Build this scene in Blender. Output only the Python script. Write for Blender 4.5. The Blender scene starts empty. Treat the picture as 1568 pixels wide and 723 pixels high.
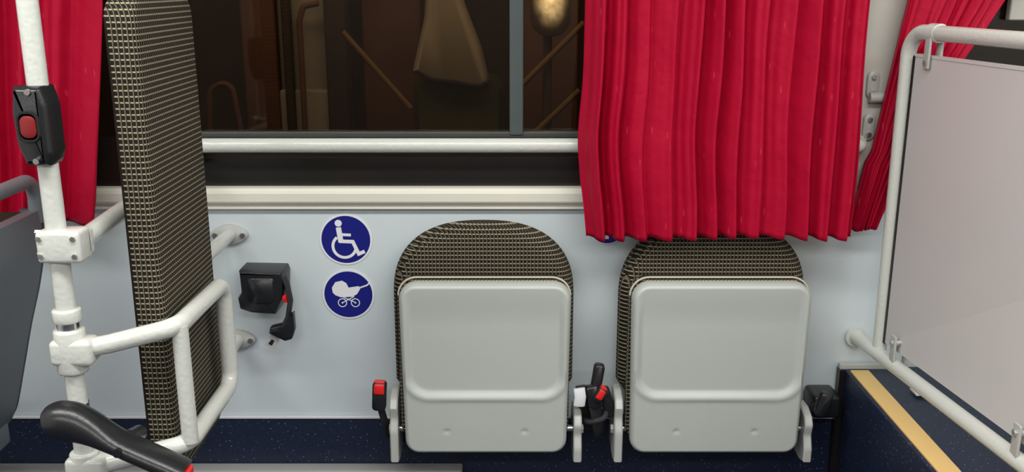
import bpy, bmesh, math, random
from mathutils import Vector, Matrix
random.seed(4)
S=bpy.context.scene
COL=bpy.context.collection
# ---------------------------------------------------------------- materials
def nodes(name):
    m=bpy.data.materials.new(name); m.use_nodes=True
    nt=m.node_tree; return m,nt,nt.nodes,nt.links,nt.nodes["Principled BSDF"]
def mat(name,c,rough=.5,metal=0,coat=0,emit=None,es=0,bump=None,var=0,spec=.5):
    m,nt,N,L,p=nodes(name)
    p.inputs["Base Color"].default_value=(*c,1); p.inputs["Roughness"].default_value=rough
    p.inputs["Metallic"].default_value=metal; p.inputs["Coat Weight"].default_value=coat
    p.inputs["Specular IOR Level"].default_value=spec
    if emit: p.inputs["Emission Color"].default_value=(*emit,1); p.inputs["Emission Strength"].default_value=es
    tc=N.new("ShaderNodeTexCoord")
    if bump:
        s,d,kind=bump
        if kind=='v':
            t=N.new("ShaderNodeTexVoronoi"); t.feature='SMOOTH_F1'; t.inputs["Scale"].default_value=s; o=t.outputs["Distance"]
        else:
            t=N.new("ShaderNodeTexNoise"); t.inputs["Scale"].default_value=s; o=t.outputs["Fac"]
        L.new(tc.outputs["Object"],t.inputs["Vector"])
        b=N.new("ShaderNodeBump"); b.inputs["Strength"].default_value=d; b.inputs["Distance"].default_value=.002
        L.new(o,b.inputs["Height"]); L.new(b.outputs["Normal"],p.inputs["Normal"])
    if var:
        t=N.new("ShaderNodeTexNoise"); t.inputs["Scale"].default_value=6; t.inputs["Detail"].default_value=5
        L.new(tc.outputs["Object"],t.inputs["Vector"])
        r=N.new("ShaderNodeMix"); r.data_type='RGBA'
        r.inputs["A"].default_value=(*[x*(1-var) for x in c],1); r.inputs["B"].default_value=(*[min(1,x*(1+var)) for x in c],1)
        L.new(t.outputs["Fac"],r.inputs["Factor"]); L.new(r.outputs["Result"],p.inputs["Base Color"])
    return m
M_wall=mat("wall_laminate",(.63,.71,.745),.26,var=.03)
M_sill=mat("sill_cream",(.80,.79,.69),.4,var=.03)
M_black=mat("black_rubber",(.012,.010,.009),.35,var=.2)
M_blk=mat("black_plastic",(.013,.014,.016),.28,bump=(300,.12,'n'))
M_pole=mat("hammered_white_paint",(.62,.645,.60),.24,coat=.4,bump=(120,.32,'v'))
M_grey=mat("grey_seat_plastic",(.465,.50,.47),.32,bump=(500,.05,'n'),var=.03)
M_bracket=mat("grey_bracket_paint",(.46,.475,.45),.35,bump=(200,.2,'n'))
M_panel=mat("partition_laminate",(.58,.565,.555),.42,var=.03)
M_red=mat("red_plastic",(.75,.02,.02),.3,bump=(300,.05,'n'))
M_dred=mat("dark_red_button",(.20,.010,.012),.4,bump=(300,.05,'n'))
M_steel=mat("brushed_steel",(.6,.6,.6),.28,metal=1,bump=(300,.1,'n'))
M_blue=mat("sign_blue",(.010,.014,.20),.3,var=.05)
M_white=mat("sign_white",(.80,.82,.85),.35,var=.02)
M_yel=mat("yellow_step_edging",(.78,.53,.20),.5,bump=(400,.2,'n'),var=.05)
M_win=mat("window_frame_grey",(.06,.065,.06),.35,var=.1)
M_pil=mat("pillar_paint",(.54,.53,.48),.4,var=.05)
M_ceil=mat("ceiling_white",(.75,.75,.73),.6,var=.02)
M_opp=mat("far_wall_dark",(.16,.13,.11),.6,var=.2)
M_seat=mat("seat_shell_grey",(.20,.225,.25),.45,bump=(300,.2,'n'))
M_seatd=mat("seat_edge_dark",(.05,.065,.09),.5,bump=(300,.2,'n'))
M_web=mat("belt_webbing",(.02,.02,.022),.7,bump=(600,.5,'n'))
M_trim=mat("floor_edge_grey",(.35,.36,.36),.4,var=.05)

def fabric():
    m,nt,N,L,p=nodes("houndstooth_fabric")
    tc=N.new("ShaderNodeTexCoord"); sp=N.new("ShaderNodeSeparateXYZ"); L.new(tc.outputs["Object"],sp.inputs[0])
    def ma(op,a,b=None,c=None):
        n=N.new("ShaderNodeMath"); n.operation=op
        for i,v in enumerate((a,b,c)):
            if v is None: continue
            if isinstance(v,(int,float)): n.inputs[i].default_value=v
            else: L.new(v,n.inputs[i])
        return n.outputs[0]
    h=ma('ADD',sp.outputs[0],sp.outputs[1]); z=sp.outputs[2]
    PX,PZ=.0088,.0104
    fx=ma('FRACT',ma('ADD',ma('DIVIDE',h,PX),100)); fz=ma('FRACT',ma('ADD',ma('DIVIDE',z,PZ),100))
    lx=ma('LESS_THAN',fx,.22); lz=ma('LESS_THAN',fz,.24)
    w=ma('GREATER_THAN',fx,.36)
    a=ma('MULTIPLY',lz,w)
    f=ma('MAXIMUM',ma('MULTIPLY',lx,.30),ma('MULTIPLY',a,.80))
    no=N.new("ShaderNodeTexNoise"); no.inputs["Scale"].default_value=400; L.new(tc.outputs["Object"],no.inputs["Vector"])
    f=ma('MULTIPLY',f,ma('ADD',ma('MULTIPLY',no.outputs["Fac"],.6),.7))
    mx=N.new("ShaderNodeMix"); mx.data_type='RGBA'
    mx.inputs["A"].default_value=(.016,.0135,.010,1); mx.inputs["B"].default_value=(.44,.395,.28,1)
    L.new(f,mx.inputs["Factor"]); L.new(mx.outputs["Result"],p.inputs["Base Color"])
    p.inputs["Roughness"].default_value=.9; p.inputs["Specular IOR Level"].default_value=.12
    b=N.new("ShaderNodeBump"); b.inputs["Strength"].default_value=.15; b.inputs["Distance"].default_value=.001
    L.new(f,b.inputs["Height"]); L.new(b.outputs["Normal"],p.inputs["Normal"])
    return m
M_fab=fabric()
def speckle():
    m,nt,N,L,p=nodes("speckled_navy_vinyl")
    tc=N.new("ShaderNodeTexCoord")
    base=(.008,.015,.042,1)
    prev=None
    for sc,th,col in ((75,.12,(.13,.17,.30,1)),(140,.15,(.05,.08,.16,1)),(48,.055,(.36,.40,.50,1))):
        v=N.new("ShaderNodeTexVoronoi"); v.inputs["Scale"].default_value=sc; L.new(tc.outputs["Object"],v.inputs["Vector"])
        l=N.new("ShaderNodeMath"); l.operation='LESS_THAN'; l.inputs[1].default_value=th; L.new(v.outputs["Distance"],l.inputs[0])
        x=N.new("ShaderNodeMix"); x.data_type='RGBA'; x.inputs["B"].default_value=col
        if prev is None: x.inputs["A"].default_value=base
        else: L.new(prev,x.inputs["A"])
        L.new(l.outputs[0],x.inputs["Factor"]); prev=x.outputs["Result"]
    L.new(prev,p.inputs["Base Color"]); p.inputs["Roughness"].default_value=.45
    return m
M_navy=speckle()
def satin():
    m,nt,N,L,p=nodes("crimson_curtain_satin")
    tc=N.new("ShaderNodeTexCoord"); mp=N.new("ShaderNodeMapping"); mp.inputs["Scale"].default_value=(60,1,12)
    L.new(tc.outputs["Object"],mp.inputs[0])
    v=N.new("ShaderNodeTexVoronoi"); v.inputs["Scale"].default_value=1.0; L.new(mp.outputs[0],v.inputs["Vector"])
    l=N.new("ShaderNodeMapRange"); l.inputs["From Min"].default_value=.13; l.inputs["From Max"].default_value=.06; L.new(v.outputs["Distance"],l.inputs["Value"])
    mu=N.new("ShaderNodeMath"); mu.operation='MULTIPLY'; mu.inputs[1].default_value=.30; L.new(l.outputs[0],mu.inputs[0])
    x=N.new("ShaderNodeMix"); x.data_type='RGBA'; x.inputs["A"].default_value=(.41,.0035,.028,1); x.inputs["B"].default_value=(.68,.08,.13,1)
    L.new(mu.outputs[0],x.inputs["Factor"]); L.new(x.outputs["Result"],p.inputs["Base Color"])
    p.inputs["Roughness"].default_value=.52; p.inputs["Specular IOR Level"].default_value=.35; p.inputs["Specular Tint"].default_value=(1,.35,.42,1)
    n=N.new("ShaderNodeTexNoise"); n.inputs["Scale"].default_value=9; n.inputs["Detail"].default_value=4; L.new(tc.outputs["Object"],n.inputs["Vector"])
    b=N.new("ShaderNodeBump"); b.inputs["Strength"].default_value=.4; b.inputs["Distance"].default_value=.02
    L.new(n.outputs["Fac"],b.inputs["Height"]); L.new(b.outputs["Normal"],p.inputs["Normal"])
    return m
M_cur=satin()
def glass():
    m=bpy.data.materials.new("tinted_window_glass"); m.use_nodes=True
    nt=m.node_tree; N=nt.nodes; L=nt.links; N.clear()
    o=N.new("ShaderNodeOutputMaterial"); t=N.new("ShaderNodeBsdfTransparent"); t.inputs[0].default_value=(.66,.60,.52,1)
    g=N.new("ShaderNodeBsdfGlossy"); g.inputs["Roughness"].default_value=.03
    f=N.new("ShaderNodeFresnel"); f.inputs[0].default_value=1.45
    x=N.new("ShaderNodeMixShader"); L.new(f.outputs[0],x.inputs[0]); L.new(t.outputs[0],x.inputs[1]); L.new(g.outputs[0],x.inputs[2])
    L.new(x.outputs[0],o.inputs[0]); return m
M_glass=glass()
# ---------------------------------------------------------------- mesh helpers
def empty(name,loc=(0,0,0)):
    e=bpy.data.objects.new(name,None); e.location=loc; e.empty_display_size=.05; COL.objects.link(e); return e
def mk(name,verts,faces,m,parent=None,smooth=False,sharp=None):
    vs=[Vector(v) for v in verts]
    lo=Vector([min(v[i] for v in vs) for i in range(3)]); hi=Vector([max(v[i] for v in vs) for i in range(3)])
    c=(lo+hi)/2
    me=bpy.data.meshes.new(name); me.from_pydata([v-c for v in vs],[],faces); me.update()
    bm=bmesh.new(); bm.from_mesh(me); bmesh.ops.recalc_face_normals(bm,faces=bm.faces); bm.to_mesh(me); bm.free()
    me.materials.append(m)
    if smooth:
        for p in me.polygons: p.use_smooth=True
        me.set_sharp_from_angle(angle=math.radians(sharp or 40))
    o=bpy.data.objects.new(name,me); o.location=c; COL.objects.link(o)
    if parent:
        o.parent=parent; o.matrix_parent_inverse=Matrix.Translation(-Vector(parent.location))
    return o
def box(name,x0,x1,y0,y1,z0,z1,m,parent=None,bev=0,rot=None):
    c=Vector(((x0+x1)/2,(y0+y1)/2,(z0+z1)/2))
    bm=bmesh.new(); bmesh.ops.create_cube(bm,size=1)
    for v in bm.verts: v.co=Vector((v.co.x*(x1-x0),v.co.y*(y1-y0),v.co.z*(z1-z0)))
    if bev: bmesh.ops.bevel(bm,geom=list(bm.edges),offset=bev,segments=4,profile=.5,affect='EDGES')
    me=bpy.data.meshes.new(name); bm.to_mesh(me); bm.free(); me.materials.append(m)
    if bev:
        for p in me.polygons: p.use_smooth=True
        me.set_sharp_from_angle(angle=math.radians(35))
    o=bpy.data.objects.new(name,me); o.location=c
    if rot: o.rotation_euler=rot
    COL.objects.link(o)
    if parent:
        o.parent=parent; o.matrix_parent_inverse=Matrix.Translation(-Vector(parent.location))
    return o
def fillet(pts,r,n=8):
    pts=[Vector(p) for p in pts]; out=[pts[0]]
    for i in range(1,len(pts)-1):
        a,b,c=pts[i-1],pts[i],pts[i+1]; u=(a-b).normalized(); v=(c-b).normalized()
        ang=u.angle(v)
        if ang>math.radians(175): out.append(b); continue
        d=min(r/math.tan(ang/2),(a-b).length*.49,(c-b).length*.49)
        p0=b+u*d; p1=b+v*d
        rr=d*math.tan(ang/2); cen=b+(u+v).normalized()*(rr/math.sin(ang/2))
        e0=(p0-cen); e1=(p1-cen)
        for k in range(n+1):
            t=k/n; q=e0.lerp(e1,t); out.append(cen+q.normalized()*rr)
    out.append(pts[-1]); return out
def sweep(name,pts,r,m,parent=None,seg=20,flat=None,cap=True,sharp=50):
    pts=[Vector(p) for p in pts]; n=len(pts)
    rs=r if isinstance(r,(list,tuple)) else [r]*n
    V=[];F=[]
    t=(pts[1]-pts[0]).normalized(); nrm=t.orthogonal().normalized() if flat is None else (Vector(flat)-t*Vector(flat).dot(t)).normalized()
    for i in range(n):
        tn=(pts[min(i+1,n-1)]-pts[max(i-1,0)]).normalized()
        nrm=(nrm-tn*nrm.dot(tn)).normalized(); bn=tn.cross(nrm)
        ri=rs[i]; ra,rb=(ri if isinstance(ri,tuple) else (ri,ri))
        for k in range(seg):
            a=2*math.pi*k/seg; V.append(pts[i]+nrm*math.cos(a)*ra+bn*math.sin(a)*rb)
    for i in range(n-1):
        for k in range(seg):
            F.append((i*seg+k,i*seg+(k+1)%seg,(i+1)*seg+(k+1)%seg,(i+1)*seg+k))
    if cap: F.append(tuple(range(seg))); F.append(tuple((n-1)*seg+k for k in range(seg)))
    return mk(name,V,F,m,parent,True,sharp)
def cyl(name,p0,p1,r,m,parent=None,seg=24,bev=.0):
    p0=Vector(p0);p1=Vector(p1);d=(p1-p0).normalized()
    if bev: return sweep(name,[p0,p0+d*bev*.3,p0+d*bev,p1-d*bev,p1-d*bev*.3,p1],[r-bev,r-bev*.3,r,r,r-bev*.3,r-bev],m,parent,seg)
    return sweep(name,[p0,p1],r,m,parent,seg)
def rrect(cx,cz,hw,hh,rt,rb,n=10):
    P=[]
    for (sx,sz,a0,r) in ((1,1,0,rt),(-1,1,90,rt),(-1,-1,180,rb),(1,-1,270,rb)):
        ox=cx+sx*(hw-r); oz=cz+sz*(hh-r)
        for k in range(n+1):
            a=math.radians(a0+90*k/n); P.append((ox+r*math.cos(a),oz+r*math.sin(a)))
    return P
def resample(P,n):
    P=[Vector(p) for p in P]; L=[0]
    for i in range(len(P)): L.append(L[-1]+(P[(i+1)%len(P)]-P[i]).length)
    out=[]
    j=0
    for k in range(n):
        d=L[-1]*k/n
        while L[j+1]<d: j+=1
        t=(d-L[j])/max(1e-9,L[j+1]-L[j]); out.append(P[j].lerp(P[(j+1)%len(P)],t))
    return out
def inset(P,d):
    n=len(P);out=[]
    ar=sum(P[i][0]*P[(i+1)%n][1]-P[(i+1)%n][0]*P[i][1] for i in range(n)); s=1 if ar>0 else -1
    for i in range(n):
        t=(Vector(P[(i+1)%n])-Vector(P[i-1])).normalized(); out.append(Vector((P[i][0]-s*t.y*d,P[i][1]+s*t.x*d)))
    return out
def slab(name,P,prof,m,parent=None,axis='y',inner=0,disp=None,sharp=60):
    """outline P in a plane; prof = [(inset, depth)...] back to front; inner = concentric rings filling the front"""
    rings=[(inset(P,i) if i else [Vector(p) for p in P],d) for i,d in prof]
    n=len(P);V=[];F=[]
    last,ld=rings[-1]
    c=sum(last,Vector((0,0)))/n
    allr=list(rings)
    for k in range(1,inner+1):
        s=1-k/(inner+1)
        allr.append(([c+(p-c)*s for p in last],ld))
    for ri,(R,d) in enumerate(allr):
        for p in R:
            dd=d+(disp(p[0],p[1]) if disp and ri>=len(rings)-1 else 0)
            V.append((p[0],dd,p[1]) if axis=='y' else ((dd,p[0],p[1]) if axis=='x' else (p[0],p[1],dd)))
    for i in range(len(allr)-1):
        for k in range(n): F.append((i*n+k,i*n+(k+1)%n,(i+1)*n+(k+1)%n,(i+1)*n+k))
    F.append(tuple(range(n))); b=(len(allr)-1)*n; F.append(tuple(b+k for k in range(n)))
    return mk(name,V,F,m,parent,True,sharp)
def sstep(a,b,x):
    t=max(0,min(1,(x-a)/(b-a))); return t*t*(3-2*t)
# ---------------------------------------------------------------- room shell
XL,XR,YB=-2.2,2.2,-3.6
box("floor",XL,XR,YB,.04,-.04,0,M_navy)
box("ceiling",XL,XR,YB,.04,2.15,2.19,M_ceil)
box("wall_back_lower",XL,XR,0,.04,.25,.862,M_wall)
box("wall_back_kick",XL,XR,-.004,.04,0,.25,M_navy)
box("wall_back_upper",XL,XR,0,.04,1.85,2.15,M_ceil)
box("wall_front",XL,XR,YB-.04,YB,0,2.15,M_opp)
box("wall_left",XL-.04,XL,YB,.04,0,2.15,M_ceil)
box("wall_right",XR,XR+.04,YB,.04,0,2.15,M_ceil)
box("trim_kick_top",XL,.845,-.008,-.004,.247,.253,M_white)
box("baseboard_back",XL,-.13,-.05,-.004,0,.118,M_trim,bev=.006)
# sill profile
prof=[(0,.808),(-.012,.808),(-.016,.811),(-.016,.822),(-.020,.825),(-.026,.827),(-.029,.832),(-.031,.852),(-.029,.859),(-.024,.864),(0,.866)]
V=[(XL,y,z) for y,z in prof]+[(XR,y,z) for y,z in prof]; n=len(prof)
F=[(i,(i+1)%n,n+(i+1)%n,n+i) for i in range(n)]+[tuple(range(n)),tuple(n+i for i in range(n))]
mk("trim_window_sill",V,F,M_sill)
# window frame
wf=empty("window_1",(0,.02,1.3))
box("frame_bottom_band",-.83,.84,-.006,.05,.866,.945,M_black,wf,bev=.004)
box("frame_lip",-.83,.84,-.012,.04,.936,.948,mat("lip_brown",(.05,.038,.028),.35,var=.1),wf,bev=.003)
box("frame_bottom_rubber",-.83,.84,.004,.05,.945,.984,M_black,wf)
box("sliding_track",-.77,.84,.0,.03,.984,.998,M_win,wf,bev=.002)
box("frame_left",-.86,-.765,-.008,.05,.945,1.85,M_black,wf,bev=.004)
box("divider",-.006,.027,-.004,.03,.99,1.85,mat("divider_grey",(.085,.105,.105),.3,var=.1),wf,bev=.004)
box("frame_top",-.83,.84,-.004,.05,1.78,1.85,M_black,wf)
box("pane_left",-.77,-.006,.014,.018,.99,1.79,M_glass,wf)
box("pane_right",.027,.84,.022,.026,.99,1.79,M_glass,wf)
w2=empty("window_2",(1.5,.02,1.3))
box("frame_bottom",.93,XR,-.006,.05,.866,.985,M_black,w2)
box("pane",.93,XR,.014,.018,.985,1.85,M_glass,w2)
box("upper_panel",1.16,XR,-.012,.01,1.262,1.85,M_pil,w2,bev=.004)
w3=empty("window_3",(-1.5,.02,1.3))
box("frame_bottom",XL,-.86,-.006,.05,.866,.985,M_black,w3)
box("pane",XL,-.86,.014,.018,.985,1.85,M_glass,w3)
box("frame_right",-.94,-.86,-.006,.05,.985,1.85,M_black,w3)
# pillar with brackets
pi=empty("window_pillar",(.885,-.01,1.3))
slab("post",[Vector(p) for p in ((.815,-.0),(.815,-.018),(.827,-.024),(.918,-.024),(.93,-.018),(.93,0))],[(0,.866),(0,1.85)],M_pil,pi,axis='z')
for z in (1.115,1.015):
    slab("bracket_plate",resample(rrect(.850,z,.014,.032,.013,.013),40),[(0,-.024),(0,-.030),(.002,-.032)],M_bracket,pi)
    cyl("bolt_top",(.850,-.031,z+.018),(.850,-.038,z+.018),.006,M_steel,pi,6)
    cyl("bolt_bottom",(.850,-.031,z-.018),(.850,-.038,z-.018),.006,M_steel,pi,6)
cyl("curtain_hook",(.842,-.036,1.085),(.880,-.036,1.085),.012,M_bracket,pi)
# window handrail
hr=empty("window_handrail",(0,-.06,.974))
sweep("tube",fillet([(-.795,-.017,.974),(-.795,-.052,.974),(.826,-.052,.974),(.826,-.032,.974)],.03),.0172,M_pole,hr)
cyl("flange_left",(-.795,-.0125,.974),(-.795,-.018,.974),.03,M_pole,hr)
cyl("flange_right",(.826,-.0245,.974),(.826,-.032,.974),.022,M_pole,hr)
# ---------------------------------------------------------------- curtains
def curtain(name,xl,xr,z0,z1,y0,npl,amp,seed,hem=.003):
    rnd=random.Random(seed); ph=[rnd.uniform(-1,1) for _ in range(12)]
    nx=npl*22; nz=90; V=[];F=[]
    def pleat(a,tz):
        f=(a/(2*math.pi))%1
        q=.84
        r=f/q if f<q else (1-f)/(1-q)
        r=r*r*(3-2*r)*.45+r*.55
        return 2*r-1
    for j in range(nz+1):
        tz=j/nz
        for i in range(nx+1):
            s=i/nx
            sw=s+.012*math.sin(5*s*math.pi+ph[0]*3)+.005*math.sin(17*s+ph[1]*3)+.0025*math.sin(tz*4+9*s)
            a=sw*npl*2*math.pi
            w=pleat(a+ph[7],tz)+.10*math.sin(a*3+tz*2)*(.5+.5*math.sin(s*23+ph[8]))
            A=amp*(.85+.25*math.sin(sw*npl*1.3+ph[3]*3))*(1+.12*math.sin(tz*5+s*9))
            zz=z0+(z1-z0)*tz
            L_,R_=xl(zz),xr(zz); W_=R_-L_
            x=L_+W_*s+.002*math.sin(zz*14+s*20+ph[4])*min(1,6*s,6*(1-s))
            y=y0-A*w+.003*math.sin(zz*9+s*15+ph[5])
            z=zz+(hem*.7*math.sin(a+1)+hem*math.sin(s*7+ph[6]*3))*(1-tz)**3
            V.append((x,y,z))
    for j in range(nz):
        for i in range(nx): q=j*(nx+1)+i; F.append((q,q+1,q+nx+2,q+nx+1))
    o=mk(name,V,F,M_cur,None,True,180)
    md=o.modifiers.new("cloth_thickness",'SOLIDIFY'); md.thickness=.0015
    return o
def interp(tab):
    def f(z):
        for (a,b),(c,d) in zip(tab,tab[1:]):
            if z<=c: return b+(d-b)*(z-a)/(c-a)
        return tab[-1][1]
    return f
curtain("curtain",lambda z:.163-.010*math.exp(-((z-1.0)/.10)**2)+.012*max(0,(.9-z)/.13),lambda z:.796+.004*math.sin(z*9),.768,1.80,-.130,12,.023,3)
curtain("curtain",interp([(.76,.812),(.93,.838),(.96,.852),(1.06,.864),(1.24,.888),(1.33,.902),(1.8,.93)]),interp([(.76,.875),(.95,.93),(1.06,.97),(1.24,1.08),(1.33,1.13),(1.8,1.35)]),.770,1.80,-.062,8,.009,9)
curtain("curtain",lambda z:-1.75,interp([(.78,-.985),(.86,-.968),(1.3,-.905),(1.8,-.88)]),.80,1.80,-.115,11,.02,5)
ra=empty("curtain_rail",(0,-.1,1.82))
cyl("rod",(XL+.02,-.1,1.815),(XR-.02,-.1,1.815),.008,M_steel,ra)
for x in (-1.9,-.85,0.0,.88,1.9): cyl("rod_bracket",(x,-.1,1.815),(x,0,1.87),.005,M_steel,ra)
# ---------------------------------------------------------------- jump seats
M_pipe=mat("piping_cream",(.55,.50,.40),.7,var=.15)
def jump_seat(cx,wb,wp):
    e=empty("folding_jump_seat",(cx,-.08,.45))
    hb=wb/2; zt=.792; zs=.60; zb=.34
    P=[(cx-hb+.03,zb),(cx+hb-.03,zb),(cx+hb,zb+.04),(cx+hb,zs)]
    N=40
    for k in range(1,N):
        a=math.pi*k/N; c,s=math.cos(a),math.sin(a); q=2/2.45
        P.append((cx+hb*math.copysign(abs(c)**q,c),zs+(zt-zs)*abs(s)**q))
    P+=[(cx-hb,zs),(cx-hb,zb+.04)]
    P=resample([Vector(p) for p in P],150)
    slab("backrest_shell",inset(P,.012),[(0,-.012),(0,-.035)],M_blk,e)
    slab("backrest_cushion",P,[(.010,-.034),(.003,-.040),(0,-.050),(.001,-.058),(.005,-.068),(.011,-.076),(.019,-.082),(.030,-.086)],M_fab,e,inner=12)
    cxp=cx+.006; hp=wp/2; zc=.445; hh=.219
    C=resample(rrect(cxp-.003,zc+.02,hp+.002,hh-.012,.045,.03),140)
    slab("seat_cushion",C,[(.01,-.098),(.002,-.104),(0,-.112),(0,-.130)],M_fab,e)
    Pp=rrect(cxp-.002,zc+.012,hp+.001,hh-.004,.045,.03)
    pts=[(x,-.132,z) for x,z in Pp if z>.40]
    pts=sorted(pts,key=lambda p:math.atan2(p[2]-.40,p[0]-cxp))
    sweep("piping",pts,.0024,M_pipe,e,8)
    O=[]
    for (sx,sz,a0,r) in ((1,1,0,.042),(-1,1,90,.042),(-1,-1,180,.035),(1,-1,270,.035)):
        hw=hp if sz>0 else hp-.006
        for k in range(13):
            a=math.radians(a0+90*k/12); O.append((cxp+sx*(hw-r)+r*math.cos(a),zc+sz*(hh-r)+r*math.sin(a)))
    O=resample(O,260)
    def disp(x,z):
        qx=abs(x-cxp)-(hp-.020-.050); qz=abs(z-.532)-(.146-.050)
        d=math.hypot(max(qx,0),max(qz,0))+min(max(qx,qz),0)-.050
        v=.0085*sstep(.008,-.010,d)*sstep(.668,.56,z)
        v-=.003*math.exp(-((d-.012)/.007)**2)*sstep(.47,.40,z)
        for dx in (-.095,.095):
            v+=.003*math.exp(-(((x-cxp-dx)**2+(z-.288)**2)/.00004))
        return v
    slab("seat_pan",O,[(.006,-.131),(0,-.134),(0,-.148),(.0015,-.156),(.005,-.162),(.010,-.166)],M_grey,e,inner=110,disp=disp)
    for sx,zz in ((-1,.361),(1,.315)):
        x=cx+sx*(hp+.022)+(.006)
        Pa=resample([Vector(p) for p in [(-.02,.20),(-.02,.28),(-.06,zz+.01),(-.10,zz+.012),(-.135,zz),(-.150,zz-.02),(-.142,zz-.05),(-.155,zz-.08),(-.155,.20),(-.12,.19)]],70)
        slab("hinge_arm",Pa,[(.003,x-.010),(0,x-.007),(0,x+.007),(.003,x+.010)],M_bracket,e,axis='x',sharp=40)
        cyl("hinge_bolt",(x-sx*.006,-.11,.27),(x+sx*.016,-.11,.27),.012,M_bracket,e,6)
        cyl("hinge_pin",(x,-.11,.27),(cx+sx*(hp-.03),-.11,.27),.008,M_steel,e)
    box("mount_bar",cx-hp-.01,cx+hp+.01,-.06,-.005,.20,.26,M_blk,e,bev=.005)
    for sx in (-1,1): box("spine",cx+sx*.12-.02,cx+sx*.12+.02,-.05,-.005,.24,.60,M_blk,e,bev=.004)
    return e
jump_seat(-.070,.444,.408)
jump_seat(.490,.456,.424)
# ---------------------------------------------------------------- seat-belt hardware
def buckle(e,x,y,z,h=.075,w=.034,tilt=0,red=True):
    R=Matrix.Translation((x,y,z))@Matrix.Rotation(tilt,4,'Y')
    base=Matrix.Translation(-Vector(e.location))
    def place(o): o.matrix_parent_inverse=base@R
    place(slab("buckle_body",resample(rrect(0,0,w/2,h/2,.008,.010),44),[(.004,.012),(0,.008),(0,-.008),(.003,-.012)],M_blk,e))
    if red:
        place(slab("release_button",resample(rrect(0,h/2-.016,w/2-.004,.013,.004,.004),36),[(0,-.010),(0,-.014),(.002,-.0155)],M_red,e))
        place(box("button_top",-w/2+.004,w/2-.004,-.009,.006,h/2-.004,h/2+.003,M_red,e,bev=.002))
s=empty("seat_belt_buckle",(-.326,-.125,.365)); buckle(s,-.326,-.125,.365,tilt=.06)
sweep("stalk",[(-.324,-.125,.332),(-.318,-.11,.29),(-.312,-.08,.235),(-.312,-.05,.23)],[(.010,.004)]*4,M_web,s)
s=empty("seat_belt_buckle",(.205,-.135,.385))
buckle(s,.208,-.124,.405,h=.088,w=.026,tilt=.14,red=False)
buckle(s,.200,-.136,.368,h=.060,w=.034,tilt=-.25,red=False)
buckle(s,.213,-.146,.378,h=.040,w=.024,tilt=.5)
buckle(s,.236,-.118,.345,h=.08,w=.030,tilt=-.35,red=False)
sweep("webbing_stalk",[(.203,-.135,.345),(.212,-.13,.30),(.220,-.10,.25),(.225,-.05,.23)],[(.020,.004)]*4,M_web,s)
box("anchor",.172,.236,-.07,-.006,.24,.30,M_blk,s,bev=.008)
sweep("belt_loop",fillet([(.178,-.10,.29),(.19,-.14,.30),(.230,-.14,.31),(.236,-.10,.34)],.02),.007,M_web,s)
sweep("label_fold",[(.163,-.15,.396),(.166,-.155,.375),(.164,-.15,.350)],[(.014,.005)]*3,M_white,s,flat=(1,0,0))
sweep("label_strap",[(.168,-.145,.40),(.177,-.12,.35),(.182,-.10,.30)],[(.014,.003)]*3,M_web,s,flat=(1,0,0))
s=empty("seat_belt_buckle",(.765,-.13,.345)); buckle(s,.765,-.13,.345,h=.062,w=.03,tilt=.25,red=False)
box("housing",.755,.825,-.09,-.006,.285,.345,M_blk,s,bev=.01); cyl("spool",(.770,-.085,.315),(.770,-.105,.315),.02,M_blk,s,bev=.004)
# left wall retractor
rt=empty("seat_belt_retractor",(-.615,-.04,.615))
slab("housing",resample([Vector(p) for p in ((-.664,.670),(-.560,.668),(-.556,.655),(-.560,.600),(-.580,.558),(-.640,.562),(-.668,.572),(-.672,.60),(-.662,.615))],80),
     [(0,-.001),(0,-.070),(.003,-.078),(.008,-.081)],M_blk,rt,sharp=35)
slab("cover",resample(rrect(-.612,.620,.034,.034,.008,.02),40),[(0,-.080),(.003,-.084)],M_blk,rt)
cyl("release_dot",(-.556,-.075,.600),(-.550,-.078,.600),.010,M_red,rt)
sweep("webbing",[(-.565,-.055,.66),(-.552,-.06,.63),(-.545,-.065,.59),(-.552,-.07,.55),(-.565,-.075,.525)],[(.006,.018)]*5,M_web,rt,flat=(1,0,0))
slab("buckle",resample([Vector(p) for p in ((-.598,.512),(-.560,.492),(-.543,.497),(-.535,.520),(-.536,.565),(-.552,.555),(-.565,.535),(-.595,.527))],60),[(.002,-.060),(0,-.064),(0,-.084),(.003,-.088)],M_blk,rt)
M_tng=mat("tongue_steel",(.55,.55,.55),.45,metal=.3,bump=(300,.1,'n'))
slab("tongue",resample([Vector(p) for p in ((-.592,.514),(-.572,.504),(-.588,.464),(-.614,.478))],32),[(0,-.073),(0,-.076)],M_tng,rt,sharp=30)
slab("tongue_slot",resample([Vector(p) for p in ((-.595,.494),(-.588,.490),(-.595,.477),(-.604,.482))],32),[(0,-.0755),(0,-.0768)],M_blk,rt,sharp=30)
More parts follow.
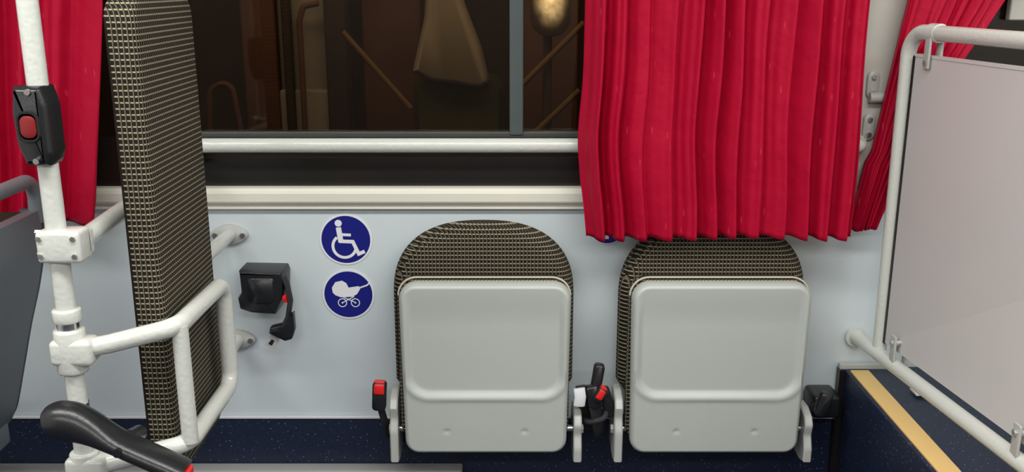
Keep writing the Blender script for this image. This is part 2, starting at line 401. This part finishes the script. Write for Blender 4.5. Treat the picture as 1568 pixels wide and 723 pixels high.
# ---------------------------------------------------------------- signs
def disc(name,cx,cz,r,y0,y1,m,parent,seg=64):
    slab(name,[Vector((cx+r*math.cos(2*math.pi*k/seg),cz+r*math.sin(2*math.pi*k/seg))) for k in range(seg)],[(0,y0),(0,y1)],m,parent,sharp=30)
def strokes(name,lines,cx,cz,R,y,m,parent):
    V=[];F=[]
    for pts,w in lines:
        P=[Vector(p) for p in pts]; L_=[];R_=[]
        for i,p in enumerate(P):
            d0=(P[i]-P[i-1]).normalized() if i>0 else None; d1=(P[i+1]-P[i]).normalized() if i<len(P)-1 else None
            if d0 is None: d=d1;k=1
            elif d1 is None: d=d0;k=1
            else: d=(d0+d1).normalized(); k=1/max(.5,d.dot(d0))
            nn=Vector((-d.y,d.x))*w/2*k
            L_.append(p+nn);R_.append(p-nn)
        q=len(V)
        for p in L_: V.append((cx+p.x*R,y,cz+p.y*R))
        for p in R_: V.append((cx+p.x*R,y,cz+p.y*R))
        nn_=len(P)
        for i in range(nn_-1): F.append((q+i,q+i+1,q+nn_+i+1,q+nn_+i))
        y-=.00012
    return mk(name,V,F,m,parent)
def blob(name,pts,cx,cz,R,y,m,parent): return mk(name,[(cx+x*R,y,cz+z*R) for x,z in pts],[tuple(range(len(pts)))],m,parent)
def arc(cx,cy,r,a0,a1,n=40): return [(cx+r*math.cos(math.radians(a0+(a1-a0)*k/n)),cy+r*math.sin(math.radians(a0+(a1-a0)*k/n))) for k in range(n+1)]
sg=empty("wheelchair_sign",(-.413,-.002,.7295)); r=.0655
disc("backing",-.413,.7295,r,-.0005,-.002,M_white,sg); disc("blue_disc",-.413,.7295,r*.925,-.0018,-.0025,M_blue,sg)
blob("pictogram_head",arc(-.26,.64,.135,0,351,39),-.413,.7295,r,-.0030,M_white,sg)
strokes("pictogram",[([(-.26,.48),(-.19,-.10)],.20),([(-.20,.20),(.20,.18)],.11),([(-.26,-.06),(.26,-.08),(.47,-.56),(.70,-.46)],.14),
  (arc(-.06,-.26,.44,128,345),.11)],-.413,.7295,r,-.0032,M_white,sg)
sg=empty("pram_sign",(-.413,-.002,.586))
disc("backing",-.413,.586,r,-.0005,-.002,M_white,sg); disc("blue_disc",-.413,.586,r*.925,-.0018,-.0025,M_blue,sg)
pr=[(-.6,.08),(-.62,.28),(-.48,.50),(-.22,.56),(-.06,.46),(.02,.28),(.42,.34),(.46,.22),(.34,.02),(.16,-.09),(-.30,-.11),(-.5,-.03)]
blob("pram_body",pr,-.413,.586,r,-.0030,M_white,sg)
strokes("pram_lines",[([(.36,.24),(.74,.38),(.82,.46)],.06),([(-.25,-.08),(.26,-.32)],.035),([(.22,-.08),(-.22,-.32)],.035),(arc(-.24,-.33,.16,0,360),.035),(arc(.26,-.33,.16,0,360),.035),
 ([(-.27,-.33),(-.21,-.33)],.06),([(.23,-.33),(.29,-.33)],.06)],-.413,.586,r,-.0032,M_white,sg)
sg=empty("information_sign",(.236,-.002,.764))
disc("backing",.236,.764,.047,-.0005,-.002,M_white,sg); disc("blue_disc",.236,.764,.044,-.0018,-.0025,M_blue,sg)
strokes("pictogram",[([(0,-.75),(0,.4)],.2)],.236,.764,.044,-.0030,M_white,sg)
# ---------------------------------------------------------------- left pole, stop button, tubes
PX,PY=-.787,-.70
lp=empty("stanchion_pole",(PX,PY,0))
cyl("pole",(PX,PY,0),(PX,PY,2.15),.0172,M_pole,lp)
cyl("floor_flange",(PX,PY,0),(PX,PY,.012),.045,M_pole,lp)
box("clamp_body",PX-.026,PX+.05,PY-.028,PY+.022,.882,.938,M_pole,lp,bev=.007)
box("clamp_back",PX-.026,PX+.05,PY+.006,PY+.034,.886,.934,M_pole,lp,bev=.007)
for dx in (-.018,.040):
    for z in (.895,.926): cyl("clamp_screw",(PX+dx*1.0,PY-.026,z),(PX+dx*1.0,PY-.031,z),.005,M_steel,lp,6)
for z in (.892,.930): cyl("clamp_stud",(PX-.022,PY,z),(PX-.036,PY,z),.0055,M_steel,lp,6)
sweep("side_tube",[(PX+.032,PY,.910),(PX+.030,-.35,.926),(PX+.030,-.032,.94)],.0175,M_pole,lp)
cyl("collar",(PX,PY,.768),(PX,PY,.792),.0245,M_pole,lp,bev=.003)
cyl("chrome_ring",(PX,PY,.750),(PX,PY,.770),.0190,M_steel,lp)
cyl("tee_body",(PX,PY,.672),(PX,PY,.755),.027,M_pole,lp,bev=.005)
box("tee_block",PX-.030,PX+.045,PY-.026,PY+.022,.690,.738,M_pole,lp,bev=.010)
cyl("lower_ring",(PX,PY,.598),(PX,PY,.612),.0190,M_steel,lp)
sweep("guard_loop",fillet([(PX+.03,PY,.718),(-.72,PY+.003,.724),(-.600,-.685,.752),(-.594,-.425,.752),(-.594,-.425,.528),(-.602,-.675,.518),(PX+.03,PY,.488)],.035),.0172,M_pole,lp)
cyl("guard_post",(-.600,-.672,.520),(-.600,-.672,.750),.0150,M_pole,lp)
box("lower_tee_block",PX-.030,PX+.045,PY-.026,PY+.022,.462,.508,M_pole,lp,bev=.010)
cyl("lower_tee_body",(PX,PY,.44),(PX,PY,.515),.026,M_pole,lp,bev=.004)
sb=empty("stop_button",(PX-.006,PY-.03,1.12))
Po=[(-.028,.065),(.018,.065),(.026,.035),(.026,-.045),(.018,-.066),(-.020,-.066),(-.032,-.03),(-.034,.025)]
slab("housing",resample([Vector((PX+x,1.119+z)) for x,z in Po],80),[(.003,PY+.020),(0,PY+.016),(0,PY-.026),(.004,PY-.034),(.009,PY-.037)],M_blk,sb,sharp=35)
slab("bezel",resample(rrect(PX-.006,1.119,.020,.027,.016,.016),60),[(0,PY-.036),(.002,PY-.040),(.005,PY-.040),(.006,PY-.037)],M_blk,sb,sharp=35)
slab("push_button",resample(rrect(PX-.006,1.119,.0140,.019,.012,.012),60),[(0,PY-.036),(.001,PY-.039),(.004,PY-.040)],M_dred,sb,sharp=35)
for z in (1.062,1.176): cyl("screw",(PX+.000,PY-.036,z),(PX+.000,PY-.040,z),.005,M_steel,sb)
# padded wheelchair backrest
pb=empty("wheelchair_backrest_pad",(-.66,-.50,.86))
y0,y1=-.652,-.345
P=resample([Vector(p) for p in rrect((y0+y1)/2,(.425+1.328)/2,(y1-y0)/2,(1.328-.425)/2,.045,.06)],160)
slab("padded_cushion",P,[(.014,-.691),(.006,-.689),(.001,-.684),(0,-.677),(0,-.647),(.001,-.641),(.006,-.636),(.014,-.634)],M_fab,pb,axis='x',inner=4)
for z in (.743,.466):
    cyl("strut",(-.700,-.012,z),(-.700,-.40,z),.0165,M_pole,pb); 
    cyl("strut_elbow",(-.700,-.40,z),(-.688,-.40,z),.016,M_pole,pb)
    slab("strut_flange",resample([Vector((-.700+.046*math.cos(a)*(.72+.28*math.cos(a)**2),z+.026*math.sin(a))) for a in [2*math.pi*k/40 for k in range(40)]],50),[(0,-.001),(0,-.009),(.002,-.011)],M_bracket,pb)
    for dx in (-.034,.034): cyl("flange_bolt",(-.700+dx,-.010,z),(-.700+dx,-.017,z),.007,M_steel,pb,6)
# black armrest
ar=empty("folding_armrest",(-.68,-.77,.58))
def lerp_path(pts,n):
    out=[];m=len(pts)-1
    for k in range(n+1):
        t=k/n*m;i=min(int(t),m-1);f=t-i
        p=[Vector(pts[max(i-1,0)]),Vector(pts[i]),Vector(pts[i+1]),Vector(pts[min(i+2,m)])]
        out.append(.5*((2*p[1])+(p[2]-p[0])*f+(2*p[0]-5*p[1]+4*p[2]-p[3])*f*f+(-p[0]+3*p[1]-3*p[2]+p[3])*f**3))
    return out
pth=lerp_path([(-.806,-.780,.606),(-.775,-.780,.616),(-.735,-.780,.602),(-.690,-.780,.576),(-.640,-.780,.550),(-.600,-.780,.530),(-.575,-.780,.516)],40)
rad=[]
for k in range(41):
    t=k/40; e_=min(1,(t/.16)); c_=math.sqrt(max(0,1-(1-e_)**2))
    rad.append((.008+.026*c_,.006+.028*c_-.016*sstep(.22,.55,t)))
sweep("armrest_pad",pth,rad,M_blk,ar,flat=(0,1,0))
cyl("armrest_pivot",(-.675,-.76,.572),(-.675,-.715,.560),.014,M_blk,ar)
cyl("pivot_knob",(-.675,-.816,.570),(-.675,-.808,.570),.008,M_blk,ar)
box("end_latch",-.590,-.562,-.818,-.770,.506,.526,M_red,ar,bev=.004)
# ---------------------------------------------------------------- seat at far left (seen from its back)
se=empty("bus_seat",(-1.25,-.35,.0))
K=.962
def tr(x,z): return (x*K,1.35-(1.35-z)*K)
DY=-.085
prof=[(-1.130,.90),(-1.112,.845),(-1.113,.75),(-1.135,.65),(-1.172,.535),(-1.205,.42),(-1.235,.32),(-1.255,.285)]
def strip_slab(name,prof,off0,off1,ya,yb,m,p,bev=.012):
    F2=lerp_path([(x,0,z) for x,z in prof],30); nrm=[]
    for i in range(len(F2)):
        t=(F2[min(i+1,len(F2)-1)]-F2[max(i-1,0)]).normalized(); nrm.append(Vector((t.z,0,-t.x)))
    loop=[F2[i]-nrm[i]*off0 for i in range(len(F2))]+[F2[i]-nrm[i]*off1 for i in reversed(range(len(F2)))]
    loop=[Vector((v.x,v.z)) for v in loop]
    V=[];F=[];n=len(loop)
    ys=[(ya,bev),(ya+bev*.3,bev*.3),(ya+bev,0),(yb-bev,0),(yb-bev*.3,bev*.3),(yb,bev)]
    for y,ins in ys:
        for q in (inset(loop,ins) if ins else loop): V.append((q[0],y,q[1]))
    for j in range(len(ys)-1):
        for k in range(n): F.append((j*n+k,j*n+(k+1)%n,(j+1)*n+(k+1)%n,(j+1)*n+k))
    F.append(tuple(range(n)));F.append(tuple((len(ys)-1)*n+k for k in range(n)))
    return mk(name,V,F,m,p,True,50)
pr2=[tr(x,z) for x,z in [(-1.112,.83)]+prof[2:]]
strip_slab("back_shell",pr2,0,-.03,-.54+DY,-.10+DY,M_seat,se,.008)
strip_slab("back_edge",pr2,-.006,-.05,-.10+DY,-.078+DY,M_seatd,se,.006)
strip_slab("back_cushion",pr2,-.03,-.085,-.50+DY,-.11+DY,M_fab,se,.012)
h0=tr(-1.125,.80);h1=tr(-1.118,.905)
sweep("grab_handle",fillet([(h0[0],-.10+DY,h0[1]),(h1[0],-.10+DY,h1[1]),(h1[0],-.50+DY,h1[1]),(h0[0],-.50+DY,h0[1])],.05),.016,M_seat,se)
box("seat_base",-1.62,-1.20,-.52+DY,-.10+DY,.34,.42,M_fab,se,bev=.02)
box("seat_tray",-1.60,-1.20,-.50+DY,-.12+DY,.28,.34,M_seat,se,bev=.01)
cyl("seat_leg",(-1.45,-.31+DY,0),(-1.45,-.31+DY,.29),.03,M_seatd,se); box("seat_foot",-1.55,-1.35,-.45+DY,-.15+DY,0,.015,M_seatd,se,bev=.004)
# ---------------------------------------------------------------- right: platform, partition
pf=empty("wheel_arch_platform",(1.4,-.7,.2))
box("platform_body",.850,XR-.01,-1.6,-.005,0,.392,M_navy,pf,bev=.004)
box("step_edging",.858,.905,-1.6,-.040,.391,.397,M_yel,pf,bev=.002)
box("metal_angle",.838,.985,-.022,-.006,.385,.405,M_bracket,pf,bev=.002)
box("corner_rubber",.836,.850,-.03,-.006,.0,.392,M_black,pf)
pt=empty("partition_screen",(.95,-.6,.8))
def fx_top(y): return .900+.175*(-.1-y)
def fx_bot(y): return .884+.118*(-.02-y)
yE=-1.35
sweep("frame_tube",fillet([(fx_bot(-.11)+.003,-.11,.474),(.897,-.10,1.242),(fx_top(yE),yE,1.242),(fx_bot(yE),yE,.474)],.055,12),.0170,M_pole,pt)
sweep("lower_rail",[(fx_bot(-.02)-.008,-.006,.474),(fx_bot(-.02),-.06,.474),(fx_bot(yE-.05),yE-.05,.474)],.0172,M_pole,pt)
cyl("rail_end_flange",(fx_bot(-.02)-.008,-.003,.474),(fx_bot(-.02)-.008,-.012,.474),.026,M_pole,pt)
cyl("collar_top",(fx_top(-.175),-.175,1.242),(fx_top(-.205),-.205,1.242),.0205,M_pole,pt)
pz0,pz1=.508,1.188
a=(-.135);b=yE+.06
def quad(name,ya,yb,z0,z1,th,m,dx=0):
    def X(y,z):
        t=(z-.474)/(1.242-.474); return (fx_bot(y)+.008)*(1-t)+fx_top(y)*t+dx
    V=[];
    for s in (-1,1):
        for y,z in ((ya,z0),(ya,z1),(yb,z1),(yb,z0)): V.append((X(y,z)+s*th/2,y,z))
    return mk(name,V,[(0,1,2,3),(4,5,6,7),(0,1,5,4),(1,2,6,5),(2,3,7,6),(3,0,4,7)],m,pt)
quad("panel",a,b,pz0,pz1,.014,M_panel)
quad("panel_edge_trim",a+.006,a-.001,pz0-.002,pz1+.002,.018,M_black)
quad("panel_edge_top",a+.004,b,pz1,pz1+.006,.017,M_panel)
for y in (-.20,-.66,-1.15):
    x=fx_bot(y); 
    for dx in (-.012,.018): box("lower_clip",x+dx-.003,x+dx+.003,y-.013,y+.013,.480,.550,M_bracket,pt,bev=.0028)
    cyl("clip_bolt",(x-.020,y,.532),(x+.026,y,.532),.0065,M_steel,pt,6)
for y in (-1.0,-1.33): cyl("rail_foot",(fx_bot(y)+.002,y,.392),(fx_bot(y)+.002,y,.462),.009,M_pole,pt)
for y in (-.19,-.75,-1.2):
    x=fx_top(y)
    for dx in (-.014,.012): box("upper_clip",x+dx-.003,x+dx+.003,y-.013,y+.013,1.165,1.236,M_bracket,pt,bev=.0028)
    cyl("clip_bolt",(x-.020,y,1.178),(x+.020,y,1.178),.0065,M_steel,pt,6)
box("document_holder",.960,1.005,-.20,-.16,.3975,.402,M_white,pf,bev=.001)
# ---------------------------------------------------------------- interior reflection in the window, modelled as added geometry beyond the glass
nb=empty("reflection_stand_in",(0,1.2,1))
E_br=mat("reflected_brown",(.10,.045,.030),.8,var=.5)
E_dk=mat("reflected_dark",(.050,.033,.023),.8,var=.5)
E_pk=mat("reflected_post",(.025,.015,.010),.8,var=.4)
E_gr=mat("reflected_grey",(.26,.24,.20),.7,var=.2)
E_be=mat("reflected_beige_cover",(.30,.265,.20),.8,var=.15)
E_yl=mat("reflected_yellow_rail",(.15,.09,.035),.8,var=.2)
E_gn=mat("reflected_green",(.04,.045,.012),.8,var=.3)
box("reflection_backdrop",-4,4,1.6,1.65,-.3,3.2,E_dk,nb)
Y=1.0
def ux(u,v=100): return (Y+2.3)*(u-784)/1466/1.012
box("reflected_pillar_brown",ux(372),ux(425),Y,Y+.05,.6,1.9,E_br,nb,bev=.01)
box("reflected_door_panel",ux(425),ux(506),Y+.03,Y+.06,.86,1.9,E_gr,nb,bev=.01)
box("reflected_door_panel_lower",ux(425),ux(515),Y+.0,Y+.06,.72,.99,E_gr,nb,bev=.01)
box("reflected_door_post",ux(436),ux(450),Y-.02,Y+.02,.6,1.9,E_pk,nb,bev=.01)
box("reflected_pillar_dark",ux(502),ux(535),Y-.04,Y+.05,.6,1.9,E_pk,nb,bev=.01)
box("reflected_pillar_red",ux(545),ux(640),Y+.15,Y+.2,.6,1.9,E_br,nb,bev=.01)
cyl("reflected_grab_tube",(ux(465),Y-.03,.85),(ux(465),Y-.03,1.22),.010,E_br,nb)
sweep("reflected_grab_tube_bend",fillet([(ux(465),Y-.03,1.22),(ux(472),Y-.03,1.27),(ux(495),Y-.03,1.28)],.02),.010,E_br,nb)
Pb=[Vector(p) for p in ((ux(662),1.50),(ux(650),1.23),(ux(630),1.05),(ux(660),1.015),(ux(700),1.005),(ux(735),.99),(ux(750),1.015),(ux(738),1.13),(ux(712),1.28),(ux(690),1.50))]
slab("reflected_seat_cover",resample(Pb,80),[(.004,Y+.05),(0,Y+.03),(.01,Y+.0),(.02,Y-.01)],E_be,nb)
slab("reflected_seat_back",resample(rrect(ux(700),.84,.16,.20,.06,.04),60),[(0,Y+.12),(.02,Y+.06)],E_gn,nb)
cyl("reflected_diagonal_rail",(ux(535),Y-.1,1.19),(ux(632),Y-.1,.94),.009,E_yl,nb)
cyl("reflected_diagonal_rail",(ux(890),Y-.1,1.22),(ux(800),Y-.1,1.02),.010,E_yl,nb)
cyl("reflected_diagonal_rail",(ux(885),Y-.1,1.00),(ux(815),Y-.1,.85),.010,E_yl,nb)
box("reflected_pillar_brown",ux(803),ux(890),Y+.2,Y+.25,.6,1.9,E_br,nb)
sweep("reflected_seat_outline",fillet([(ux(310),Y,.75),(ux(318),Y,1.0),(ux(352),Y,1.02),(ux(362),Y,.85),(ux(340),Y,.72)],.05),.010,E_br,nb)
sl=empty("reflected_glow",(.15,.8,1.3))  # warm glow reflected in the glass, added as an emissive slab, no lamp there
glow_mat,nt,N,L,p=nodes("warm_reflected_glow")
p.inputs["Base Color"].default_value=(.05,.03,.015,1); p.inputs["Roughness"].default_value=.8
tc=N.new("ShaderNodeTexCoord"); mp=N.new("ShaderNodeMapping"); mp.inputs["Scale"].default_value=(15,15,9); L.new(tc.outputs["Object"],mp.inputs[0])
g=N.new("ShaderNodeTexGradient"); g.gradient_type='SPHERICAL'; L.new(mp.outputs[0],g.inputs[0])
pw=N.new("ShaderNodeMath"); pw.operation='POWER'; pw.inputs[1].default_value=1.8; L.new(g.outputs["Fac"],pw.inputs[0])
nz=N.new("ShaderNodeTexNoise"); nz.inputs["Scale"].default_value=35; L.new(tc.outputs["Object"],nz.inputs["Vector"])
mm=N.new("ShaderNodeMath"); mm.operation='MULTIPLY'; L.new(pw.outputs[0],mm.inputs[0]); L.new(nz.outputs["Fac"],mm.inputs[1])
m2=N.new("ShaderNodeMath"); m2.operation='MULTIPLY'; m2.inputs[1].default_value=9.0; L.new(mm.outputs[0],m2.inputs[0])
p.inputs["Emission Color"].default_value=(1,.78,.42,1); L.new(m2.outputs[0],p.inputs["Emission Strength"])
slab("glow_slab",resample(rrect(.125,1.30,.066,.125,.06,.06),50),[(.02,.92),(.0,.90),(0,.89),(.01,.885)],glow_mat,sl,inner=8)
cyl("glow_post",(.118,.935,-.3),(.118,.935,1.33),.015,E_dk,sl)  # added post behind the glow slab
# ---------------------------------------------------------------- lights
def area(name,loc,sx,sy,e,col=(1,1,1),rot=(0,0,0)):
    l=bpy.data.lights.new(name,'AREA'); l.shape='RECTANGLE'; l.size=sx; l.size_y=sy; l.energy=e; l.color=col
    o=bpy.data.objects.new(name,l); o.location=loc; o.rotation_euler=rot; COL.objects.link(o)
area("ceiling_lamp_strip",(0,-1.25,2.12),4.0,.25,60,(1,.985,.94))
area("ceiling_lamp_strip_rear",(0,-2.9,2.12),4.0,.35,60,(1,.985,.94))
area("reflection_fill_light",(-.2,.45,1.95),2.5,.2,12,(1,.82,.58),(math.radians(38),0,0))  # added unseen light, brightens the reflection stand-ins beyond the glass
w=bpy.data.worlds.new("night"); w.use_nodes=True; w.node_tree.nodes["Background"].inputs[0].default_value=(.02,.02,.03,1); S.world=w
S.view_settings.view_transform='Standard'
# ---------------------------------------------------------------- camera
cam=bpy.data.cameras.new("camera"); cam.sensor_width=36; cam.lens=1466/1568*36; cam.clip_start=.02
co=bpy.data.objects.new("camera",cam); co.location=(0,-2.3,1.35); co.rotation_euler=(math.radians(90-14.9),0,0); COL.objects.link(co); S.camera=co
